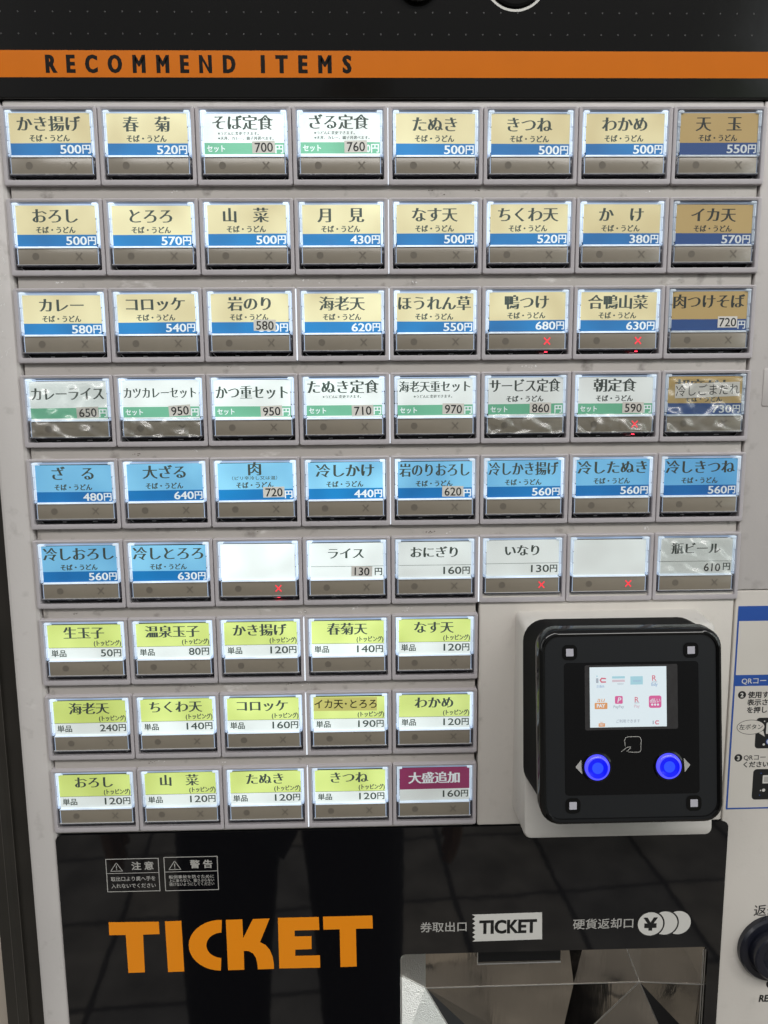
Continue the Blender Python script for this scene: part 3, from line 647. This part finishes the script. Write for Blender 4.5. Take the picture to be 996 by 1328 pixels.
box_lab(212, 1111.5, 284, 1154, '警 告', ['転倒事故を防ぐために', '上に乗らない、揺さぶらない', '傾けないようにしてください'], 5.2)
mb.build('ticket_panel', smooth=35, recalc=False)

# ---------------------------------------------------------------- folded steel tray behind the opening
def T(x, y, Y): u, v = at(x, y, Y); return (u, Y, v)
TRY = TP + 3.5
mb = PM()
Lp = T(552, 1281, 27); Vp = T(829, 1273, 20); Kp = T(744, 1275.5, 27); Rp = T(911, 1270, 8); A1 = (tu0 - .4, TRY, T(0, 1265, TRY)[2])

up = lambda p, dv, du=0, Y=None: (p[0] + du, p[1] if Y is None else Y, p[2] - dv)
back_top = 60
mb.quad3([Lp, Kp, up(Kp, 62, -9), up(Lp, 62, 0)], 'steel'); mb.quad3([Kp, Vp, up(Vp, 62, -24), up(Kp, 62, -9)], 'steel')                                     # back plate
A1 = (tu0 - .4, 28.2, Lp[2] - 8.5)
mb.quad3([up(Lp, 62, 0), Lp, A1, (tu0 - .4, 18, Lp[2] - 62)], 'steel_bright')                       # left upper flare
mb.quad3([(tu0 - .4, TRY, tv0 - 6), (tu0 - .4, 18, Lp[2] - 62), A1, (tu0 - .4, 8, TB), (tu0 - .4, TRY, TB)], 'steel')   # left side
mb.quad3([up(Vp, 62, -24), Vp, up(Vp, 62, 2, 25)], 'steel')
mb.quad3([up(Vp, 62, 2, 25), Vp, (tu1 + .4, TRY, Rp[2]), (tu1 + .4, TRY, tv0 - 20)], 'steel')      # right upper flare
F1 = T(768, 1331, 23.5); F0 = T(606, 1331, 24.8); F0b = T(582, 1331, 22.5)
ext = lambda a, b, k: tuple(b[i] + (b[i] - a[i]) * k for i in range(3))
F1e, F0e, F0be = ext(Vp, F1, .8), ext(Lp, F0, .8), ext(Lp, F0b, .8)
mb.quad3([Lp, F0e, F1e, Kp], 'steel'); mb.quad3([Kp, F1e, Vp], 'steel')                                                             # floor
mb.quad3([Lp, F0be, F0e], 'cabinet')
mb.quad3([A1, (tu0 - .4, 8, Lp[2] + 24), (F0be[0] + 14, 8, F0be[2] + 10), F0be, Lp], 'steel_bright')          # left lower flare
G1 = ext(Vp, T(855, 1331, 23), .8); G2 = ext(Vp, T(884, 1331, 18), .8)
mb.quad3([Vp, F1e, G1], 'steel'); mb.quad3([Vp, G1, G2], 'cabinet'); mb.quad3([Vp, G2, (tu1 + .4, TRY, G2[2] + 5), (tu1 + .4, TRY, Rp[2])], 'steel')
tray = mb.build('tray', recalc=False)
def rod(b, p, q, r, m):
    p, q = Vector(p), Vector(q); d = (q - p).normalized(); a = d.orthogonal().normalized(); c = d.cross(a)
    loop = lambda o: [tuple(o + a * r * math.cos(k * math.pi / 4) + c * r * math.sin(k * math.pi / 4)) for k in range(8)]
    b.loft([loop(p), loop(q)], m, True, True)
fw_ = lambda p, d=.6: (p[0], p[1] - d, p[2])
b = PM()
for p, q in ((Lp, Kp), (Kp, Vp), (Vp, up(Vp, 62, -24)), (Vp, F1e), (Vp, G1), (Lp, F0be), (Vp, (tu1, TRY, Rp[2])), (A1, Lp)): rod(b, fw_(p, .2), fw_(q, .2), .28, 'steel_edge')
b.build('fold_edge', tray)
b = PM(); s0 = T(620, 1236, 24); s1_ = T(727, 1247, 24); b.box(s0[0], s0[2] - 8, s1_[0], s1_[2] - .5, 24.5, 26, 'cabinet'); b.build('ticket_slot', tray)
b = PM(); rod(b, (s0[0], 23.8, s1_[2]), (s1_[0], 23.8, s1_[2] - .2), .5, 'steel_edge'); rod(b, (s0[0] - .3, 24, s0[2] - 8), (s0[0] - .3, 24, s1_[2] + .6), .3, 'steel_edge'); b.build('slot_lip', tray)
b = PM()
for uu in (tu1 - .7, tu1 - 1.9, tu0 + .5):
    b = PM(); d = TP + .9; rod(b, (uu, d, tv0 + 2), (uu, d, TB - 4), .32, 'steel_edge'); b.build('opening_trim', tray)

# ---------------------------------------------------------------- coin return knob and its legend, lower right
mb = PM(); u, v = at(1000, 1227, 1.6); R0 = 18.0
mb.lathe(u, v, [(R0, 1.8), (R0, -1.2), (R0 - .9, -2.4), (R0 - 3.6, -2.6), (R0 - 3.9, -2.0), (R0 - 4.4, -2.0), (R0 - 4.8, -7.5), (R0 - 5.6, -8.2), (9.2, -8.2), (8.6, -7.8), (8.2, -3.0), (0.1, -3.0)], 'knob', 56); mb.build('return_knob', smooth=30)
mb = PM(); s3 = mmpp(980, 1180, 1.6)
u, v = at(977.5, 1181, 1.6); put(mb, '返却', 'medium', 17 * s3, u, v, 1.54, 'ink', 'l')
u, v = at(1000, 1276, 1.6); mb.disc(u, v, 6.5 * s3, 1.54, 'ink')
u, v = at(984, 1294.5, 1.6); put(mb, 'RETURN', 'heavy', 13.5 * s3, u, v, 1.54, 'ink', 'l', shear=.12, sx=.86); mb.build('return_legend', recalc=False)
# moulded blank plate at the right edge
mb = PM(); a = at(990.5, 478, 1.6); c = at(992, 527, 1.6); mb.box(a[0], a[1], a[0] + 30, c[1], 1.1, 1.9, 'panel', 0.4); mb.build('blank_plate', smooth=35)

# ================================================================= PAYMENT TERMINAL
term = thing('payment_terminal', 'black cashless payment terminal with colour screen and two blue buttons on white mounting box', 'payment terminal', 268, 275, 1.6)
tx, _, tz = local(term, 0, 0, 0)
class TM(MB):
    def build(self, name, parent=None, **k):
        self.v = [(x + tx, y - 1.6, z + tz) for x, y, z in self.v]
        return MB.build(self, name, parent or term, **k)
YT, YB = -43.0, -55.0                # the face leans: its foot stands further out
fa, fb, fc, fd = at(697, 819, YT), at(937, 816, YT), at(705, 1071, YB), at(938, 1066, YB)
FU0, FU1 = (fa[0] + fc[0]) / 2, (fb[0] + fd[0]) / 2; FV0, FV1 = (fa[1] + fb[1]) / 2, (fc[1] + fd[1]) / 2
def lean(loop, v0, v1, y0, y1): return [(u, y0 + (y1 - y0) * (v - v0) / (v1 - v0) + dy, v) for u, dy, v in loop]
# white mounting box
w0, w1 = at(667, 794, 1.6), at(897, 790, 1.6)
WU0, WV0 = w0[0], (w0[1] + w1[1]) / 2
wb, wc = at(677.5, 1089, -27), at(925, 1083.5, -27); WU1 = wc[0]; WV1 = (wb[1] + wc[1]) / 2
WU1 = (w1[0] + wc[0]) / 2 + 1.5
mb = TM(); l2 = lambda ins, d, r: lean(rloop(WU0 + .9 + ins, WV0 + 1.0 + ins, WU1 - ins, WV1 - ins, r, d), WV0, WV1, -18, -27)
mb.loft([rloop(WU0 + .7, WV0 - .3, WU1 + .6, WV1 + 1.0, 2.5, 1.6), rloop(WU0 + .8, WV0 + .1, WU1 + .4, WV1 + .9, 2.8, -4), l2(0.0, 1.6, 3.2), l2(.5, .5, 3.0), l2(1.6, 0, 2.6)], 'white_plastic', False, True)
mb.build('mounting_box', smooth=40)
# black housing and face
HU0, HU1, HV0, HV1 = FU0 - .3, FU1 + 1.2, FV0 + 1.5, FV1 + .6
mb = TM()
fl = lambda ins, d, r: lean(rloop(FU0 + ins, FV0 + ins, FU1 - ins, FV1 - ins, r, d, 8), FV0, FV1, YT, YB)
mb.loft([lean(rloop(FU0 - 1.9, FV0 + 2, FU1 + 1.0, FV1 - 1.5, 10, 0, 8), FV0, FV1, -17.5, -26), fl(0.5, 13, 9.5), fl(0.2, 8.2, 9)], 'black_plastic')
mb.loft([fl(0.2, 8.2, 9), fl(.9, 8.0, 8.6), fl(.9, 7.2, 8.6), fl(-.3, 7.0, 8.6)], 'black_gloss')
mb.build('housing', smooth=40)
mb = TM(); mb.loft([fl(-.3, 7.0, 8.6), fl(-.3, 1.6, 8.4), fl(.25, .5, 8.0), fl(1.3, 0, 7.2), fl(2.2, 0.3, 6.6), fl(2.4, .9, 6.4)], 'black_gloss'); mb.build('rim', smooth=40)
def FY(v): return YT + (YB - YT) * (v - FV0) / (FV1 - FV0)
def fat(x, y, lift=0.0):             # photograph point -> point on the leaning face
    Y = (YT + YB) / 2
    for _ in range(6): u, v = at(x, y, Y); Y = FY(v)
    return u, v
class FM(TM):                        # flat things on the leaning face
    def build(self, name, parent=None, **k):
        self.v = [(x, FY(z) + y, z) for x, y, z in self.v]; return TM.build(self, name, parent, **k)
def F(x, y): return fat(640 + x / 2.798, 760 + y / 2.798)
mb = TM(); mb.loft([fl(2.4, .9, 6.4)], 'face', False, True); mb.build('face_plate')
def frect(mb, x0, y0, x1, y1, r, d, m):
    a = F(x0, y0); c = F(x1, y1); mb.poly([(u, v) for u, _, v in rloop(a[0], a[1], c[0], c[1], r, 0)], d, m); return a, c
mb = FM(); frect(mb, 257, 282, 751, 755, 1.6, .80, 'face_dark')
# contactless mark
fs = mmpp(800, 950, -49)
pth = [(466, 604), (476, 596), (486, 589), (496, 586), (500, 587), (497, 593), (486, 603)]
mb.path([F(*p) for p in pth], .75 * fs, .74, 'grey_print')
rr = [(480, 583), (478, 562), (481, 554), (489, 550), (528, 549), (535, 552), (538, 560), (537, 597), (534, 604), (526, 606), (492, 605)]
mb.path([F(*p) for p in rr], .75 * fs, .73, 'grey_print')
mb.poly([F(299, 660), F(320, 634), F(324, 687)], .74, 'grey_print'); mb.poly([F(717, 652), F(693, 627), F(697, 678)], .74, 'grey_print')
mb.build('glass_plate', recalc=False)
for x, y in ((278, 243), (719, 234), (290, 800), (730, 790)):
    mb = FM(); a, c = frect(mb, x - 27, y - 27, x + 27, y + 27, 2.0, .55, 'black_gloss'); o = mb.build('marker', recalc=False)
    mb = FM(); frect(mb, x - 13.5, y - 13.5, x + 13.5, y + 13.5, .2, .50, 'lens'); mb.build('marker_lens', o, recalc=False)
mb = FM(); frect(mb, 332, 290, 672, 520, .8, .70, 'screen_edge'); scr_o = mb.build('screen', recalc=False)
mb = FM(); a, c = frect(mb, 350, 297, 631, 511, .1, .60, 'screen')
SW, SH = c[0] - a[0], c[1] - a[1]
sp = lambda x, y: (a[0] + (x - 140) / 555 * SW, a[1] + (y - 146 + (x - 140) * .016) / 418 * SH)
k_ = SW / 555; Ys = .56
def srect(x0, y0, x1, y1, m, r=0.05, d=Ys): p, q = sp(x0, y0), sp(x1, y1); mb.poly([(u, v) for u, _, v in rloop(p[0], p[1], q[0], q[1], r * 1.0, 0)], d, m)
def stext(s, x, y, size, m, sty='medium', d=Ys - .02, **kw): p = sp(x, y); put(mb, s, sty, size * k_, p[0], p[1], d, m, **kw)
srect(186, 222, 203, 254, 'screen_grey'); mb.disc(*sp(193, 207), 5 * k_, Ys, 'screen_teal', 12)
q0 = [sp(254, 224), sp(226, 222), sp(216, 235), sp(226, 248), sp(254, 247)]; mb.path(q0, 10 * k_, Ys, 'screen_red')
stext('交通系', 217, 278, 20, 'screen_blue')
srect(302, 208, 394, 222, 'screen_teal'); srect(302, 232, 394, 246, 'screen_rose'); stext('nanaco', 362, 258, 16, 'screen_grey')
srect(434, 208, 524, 264, 'screen_teal'); stext('waon', 480, 236, 26, 'screen_blue')
stext('R', 607, 218, 56, 'screen_red'); srect(590, 245, 628, 248, 'screen_grey'); stext('Edy', 609, 262, 32, 'screen_blue', 'bold')
stext('au', 217, 368, 48, 'screen_orange', 'thin', shear=.2, sx=1.3); srect(174, 392, 266, 434, 'screen_orange', .3); stext('PAY', 220, 411, 34, 'screen_white', 'heavy')
srect(321, 345, 377, 398, 'screen_pink', .5); stext('P', 350, 371, 52, 'screen_white', 'medium', shear=.2); stext('PayPay', 348, 418, 28, 'screen_grey')
stext('R', 479, 368, 54, 'screen_red'); srect(462, 391, 498, 394, 'screen_grey'); stext('Pay', 480, 413, 30, 'screen_rose', 'bold')
srect(566, 342, 657, 426, 'screen_pink', .9); stext('d払い', 611, 376, 36, 'screen_white', 'medium', width=76 * k_)
for x in (590, 611, 632): mb.disc(*sp(x, 404), 8 * k_, Ys - .02, 'screen_white', 12)
stext('ご利用できます', 415, 518, 26, 'screen_grey', width=172 * k_)
srect(201, 534, 247, 557, 'screen_orange', .2); stext('PAY', 224, 545, 16, 'screen_white', 'bold'); stext('au', 222, 524, 18, 'screen_orange', 'thin')
srect(592, 516, 600, 540, 'screen_grey'); q0 = [sp(636, 518), sp(618, 517), sp(612, 528), sp(618, 539), sp(636, 538)]; mb.path(q0, 7 * k_, Ys, 'screen_red')
mb.build('display', scr_o, recalc=False)
for x, y in ((377, 659), (637, 654)):
    u, v = F(x, y); rb = 45 / 2.798 * fs
    b = FM(); b.lathe(u, v, [(rb * 1.24, .78), (rb * 1.2, .3), (rb * 1.08, .1), (rb * 1.02, .6)], 'black_gloss', 40, False)
    o = b.build('blue_button', smooth=40)
    b = FM(); b.lathe(u, v, [(rb, .6), (rb, -.2), (rb * .93, -.7), (rb * .80, -.9)], 'blue_rim', 40, False); b.lathe(u, v, [(rb * .80, -.9), (rb * .72, -.75), (rb * .45, -.6)], 'blue_lamp', 40, False); b.lathe(u, v, [(rb * .45, -.6), (rb * .3, -.55), (.05, -.5)], 'blue_core', 40, False)
    b.build('lamp', o, smooth=60)

# ================================================================= INSTRUCTION SIGN at the right edge
sign = thing('instruction_sign', 'white paper instruction sign with blue border, right of the payment terminal', 'sign', 337, 333, 1.6)
sx0, _, sz0 = local(sign, 0, 0, 0)
mb = MB(); SY = 1.45
U0, Vt, Vb_ = 337.2, at(975, 786, SY)[1], at(970, 1049, SY)[1]; U1 = 440
mb.box(U0, Vt, U1, Vb_, SY, 1.6, 'sign_blue')
ss = mmpp(975, 900, SY)
pt = lambda x, y: at(926 + x / 4.58, 770 + y / 4.58, SY)
ya = lambda y: pt(200, y)[1]
mb.rect(U0 + .8, ya(162), U1 - .8, ya(482), SY - .03, 'paper'); mb.rect(U0 + .8, ya(548), U1 - .8, Vb_ - .8, SY - .03, 'paper')
def st_(s, x, y, size, m='ink', sty='heavy_cjk', **k): u, v = pt(x, y); put(mb, s, sty, size / 4.58 * ss, u, v, SY - .07, m, 'l', **k)
st_('QRコード', 164, 518, 44, 'white_print', 'medium')
def bullet(s, x, y):
    u, v = pt(x, y); r = 24 / 4.58 * ss; mb.disc(u, v, r, SY - .06, 'ink', 30); put(mb, s, 'heavy', 36 / 4.58 * ss, u, v, SY - .09, 'white_print')
bullet('2', 166, 601); st_('使用する', 200, 601, 42); st_('表示され', 196, 646, 42); st_('を押して', 194, 691, 42)
bullet('3', 144, 975); st_('QRコード', 176, 973, 40, sty='medium'); st_('ください', 174, 1015, 40)
def sr(x0, y0, x1, y1, r, Y, m): p, q = pt(x0, y0), pt(x1, y1); mb.poly([(u, v) for u, _, v in rloop(p[0], p[1], q[0], q[1], r, 0)], Y, m)
sr(252, 737, 470, 915, 1.8, SY - .06, 'ink'); sr(312, 765, 420, 830, .4, SY - .08, 'white_print')
mb.disc(*pt(295, 895), .6, SY - .08, 'white_print'); mb.disc(*pt(300, 757), .35, SY - .08, 'white_print'); mb.disc(*pt(326, 878), 1.6, SY - .08, 'sign_blue'); mb.disc(*pt(326, 878), 1.2, SY - .09, 'white_print')
u, v = pt(218, 792); mb.disc(u, v, 3.9, SY - .10, 'ink', 40, 7.1); mb.disc(u, v, 3.65, SY - .11, 'paper', 40, 6.85)
mb.poly([pt(265, 826), pt(292, 812), pt(300, 848)], SY - .105, 'paper')
u, v = pt(148, 792); put(mb, '左ボタン', 'medium', 36 / 4.58 * ss, u, v, SY - .14, 'ink', 'l')
sr(234, 1042, 470, 1218, 1.8, SY - .06, 'ink'); sr(290, 1078, 400, 1124, .2, SY - .08, 'white_print'); sr(298, 1086, 400, 1116, .1, SY - .09, 'grey_print')
mb.disc(*pt(294, 1166), .85, SY - .08, 'white_print'); mb.disc(*pt(276, 1168), .35, SY - .08, 'white_print'); mb.disc(*pt(280, 1066), .3, SY - .08, 'sign_blue'); mb.disc(*pt(270, 1196), .3, SY - .08, 'sign_blue')
mb.v = [(x + sx0, y - 1.6, z + sz0) for x, y, z in mb.v]
mb.build('sign_sheet', sign, recalc=False)

# ================================================================= THE PERSON TAKING THE PICTURE, mirrored in the black panel and the steel tray
for nm, c, r in (('skin', (0.55, 0.36, 0.26), .5), ('dark_coat', (0.014, 0.014, 0.017), .8), ('dark_trousers', (0.012, 0.012, 0.016), .8), ('black_shoe', (0.010, 0.010, 0.010), .4), ('black_hair', (0.010, 0.008, 0.007), .5), ('eye_white', (0.7, 0.7, 0.68), .3)):
    M[nm] = mat(nm, c, r)
def skinned(name, joints, edges, m, parent, root, sub=2):
    """joints: name -> (x, y, z, radius) in metres; one continuous skinned surface"""
    ks = list(joints); me = bpy.data.meshes.new(name); me.from_pydata([joints[k][:3] for k in ks], [(ks.index(a), ks.index(b)) for a, b in edges], [])
    o = bpy.data.objects.new(name, me); COL.objects.link(o); sk = o.modifiers.new('skin', 'SKIN'); ss_ = o.modifiers.new('smooth', 'SUBSURF'); ss_.levels = sub; ss_.render_levels = sub
    for i, k in enumerate(ks):
        d = me.skin_vertices[0].data[i]; r = joints[k][3]; d.radius = r if isinstance(r, tuple) else (r, r); d.use_root = (k == root)
    dg = bpy.context.evaluated_depsgraph_get(); dg.update(); nm_ = bpy.data.meshes.new_from_object(o.evaluated_get(dg)); bpy.data.objects.remove(o)
    nm_.materials.clear(); nm_.materials.append(M[m]); nm_.shade_smooth(); nm_.name = name
    q = bpy.data.objects.new(name, nm_); COL.objects.link(q); q.parent = parent; return q

per = bpy.data.objects.new('person', None); COL.objects.link(per); per.location = (0.03, -0.80, 0)
per['label'] = 'person in dark coat and trousers standing back from the machine, mirrored in its black panel'; per['category'] = 'person'
J = {'pelvis': (0, 0, .93, (.145, .10)), 'waist': (0, 0, 1.08, (.13, .09)), 'chest': (0, -.01, 1.28, (.15, .105)), 'neck': (0, -.01, 1.44, .055), 'jaw': (0, .02, 1.52, (.060, .068)), 'head': (0, .005, 1.60, (.074, .090)), 'crown': (0, -.005, 1.67, (.055, .07)),
     'nose': (0, .105, 1.575, .011)}
E_ = [('pelvis', 'waist'), ('waist', 'chest'), ('chest', 'neck'), ('neck', 'jaw'), ('jaw', 'head'), ('head', 'crown'), ('head', 'nose')]
for sg, t in ((-1, 'l'), (1, 'r')):
    J.update({'sh' + t: (.175 * sg, -.01, 1.38, .055), 'el' + t: (.235 * sg, -.03, 1.10, .040), 'wr' + t: (.255 * sg, .06, .86, .026), 'pa' + t: (.258 * sg, .085, .79, (.016, .036)),
              'hi' + t: (.09 * sg, 0, .86, .085), 'kn' + t: (.105 * sg, .015, .48, .055), 'an' + t: (.115 * sg, -.02, .09, .038), 'to' + t: (.13 * sg, .13, .035, .035), 'ea' + t: (.082 * sg, -.01, 1.585, .012)})
    E_ += [('chest', 'sh' + t), ('sh' + t, 'el' + t), ('el' + t, 'wr' + t), ('wr' + t, 'pa' + t), ('pelvis', 'hi' + t), ('hi' + t, 'kn' + t), ('kn' + t, 'an' + t), ('an' + t, 'to' + t), ('head', 'ea' + t)]
    for i, (dy, l) in enumerate(((.027, .070), (.010, .080), (-.008, .075), (-.024, .058))):      # index to little finger
        a, b, c = (f'f{i}{k}{t}' for k in 'abc')
        J[a] = (.257 * sg, .088 + dy, .765, .0095); J[b] = (.252 * sg, .094 + dy, .765 - l * .5, .0085); J[c] = (.240 * sg, .094 + dy, .765 - l, .007)
        E_ += [('pa' + t, a), (a, b), (b, c)]
    J['t1' + t] = (.246 * sg, .112, .825, .011); J['t2' + t] = (.238 * sg, .135, .795, .010); J['t3' + t] = (.232 * sg, .140, .765, .008); E_ += [('wr' + t, 't1' + t), ('t1' + t, 't2' + t), ('t2' + t, 't3' + t)]
skinned('body', J, E_, 'skin', per, 'pelvis')
C = {'hem': (0, 0, .74, (.20, .135)), 'pelvis': (0, 0, .93, (.19, .13)), 'waist': (0, 0, 1.08, (.175, .12)), 'chest': (0, -.01, 1.28, (.185, .13)), 'collar': (0, -.01, 1.44, .075)}
CE = [('hem', 'pelvis'), ('pelvis', 'waist'), ('waist', 'chest'), ('chest', 'collar')]
for sg, t in ((-1, 'l'), (1, 'r')):
    C.update({'sh' + t: (.18 * sg, -.01, 1.385, .075), 'el' + t: (.238 * sg, -.03, 1.10, .060), 'cu' + t: (.254 * sg, .052, .875, .048)}); CE += [('chest', 'sh' + t), ('sh' + t, 'el' + t), ('el' + t, 'cu' + t)]
skinned('coat', C, CE, 'dark_coat', per, 'pelvis')
Tr = {'pelvis': (0, 0, .92, (.165, .12))}; TE = []
for sg, t in ((-1, 'l'), (1, 'r')):
    Tr.update({'hi' + t: (.095 * sg, 0, .80, .10), 'kn' + t: (.108 * sg, .015, .48, .078), 'an' + t: (.116 * sg, -.015, .09, .066)}); TE += [('pelvis', 'hi' + t), ('hi' + t, 'kn' + t), ('kn' + t, 'an' + t)]
skinned('trousers', Tr, TE, 'dark_trousers', per, 'pelvis')
for sg in (-1, 1): skinned('shoe', {'he': (.116 * sg, -.05, .045, .045), 'mi': (.122 * sg, .05, .045, .045), 'to': (.13 * sg, .15, .035, .036)}, [('he', 'mi'), ('mi', 'to')], 'black_shoe', per, 'mi')
skinned('hair', {'nape': (0, -.06, 1.53, .045), 'back': (0, -.045, 1.62, (.078, .06)), 'top': (0, -.005, 1.69, (.072, .055)), 'fringe': (0, .06, 1.675, (.055, .03))}, [('nape', 'back'), ('back', 'top'), ('top', 'fringe')], 'black_hair', per, 'back')
for sg in (-1, 1): skinned('eye', {'a': (.032 * sg, .084, 1.592, .009), 'b': (.032 * sg, .091, 1.592, .008)}, [('a', 'b')], 'eye_white', per, 'a')
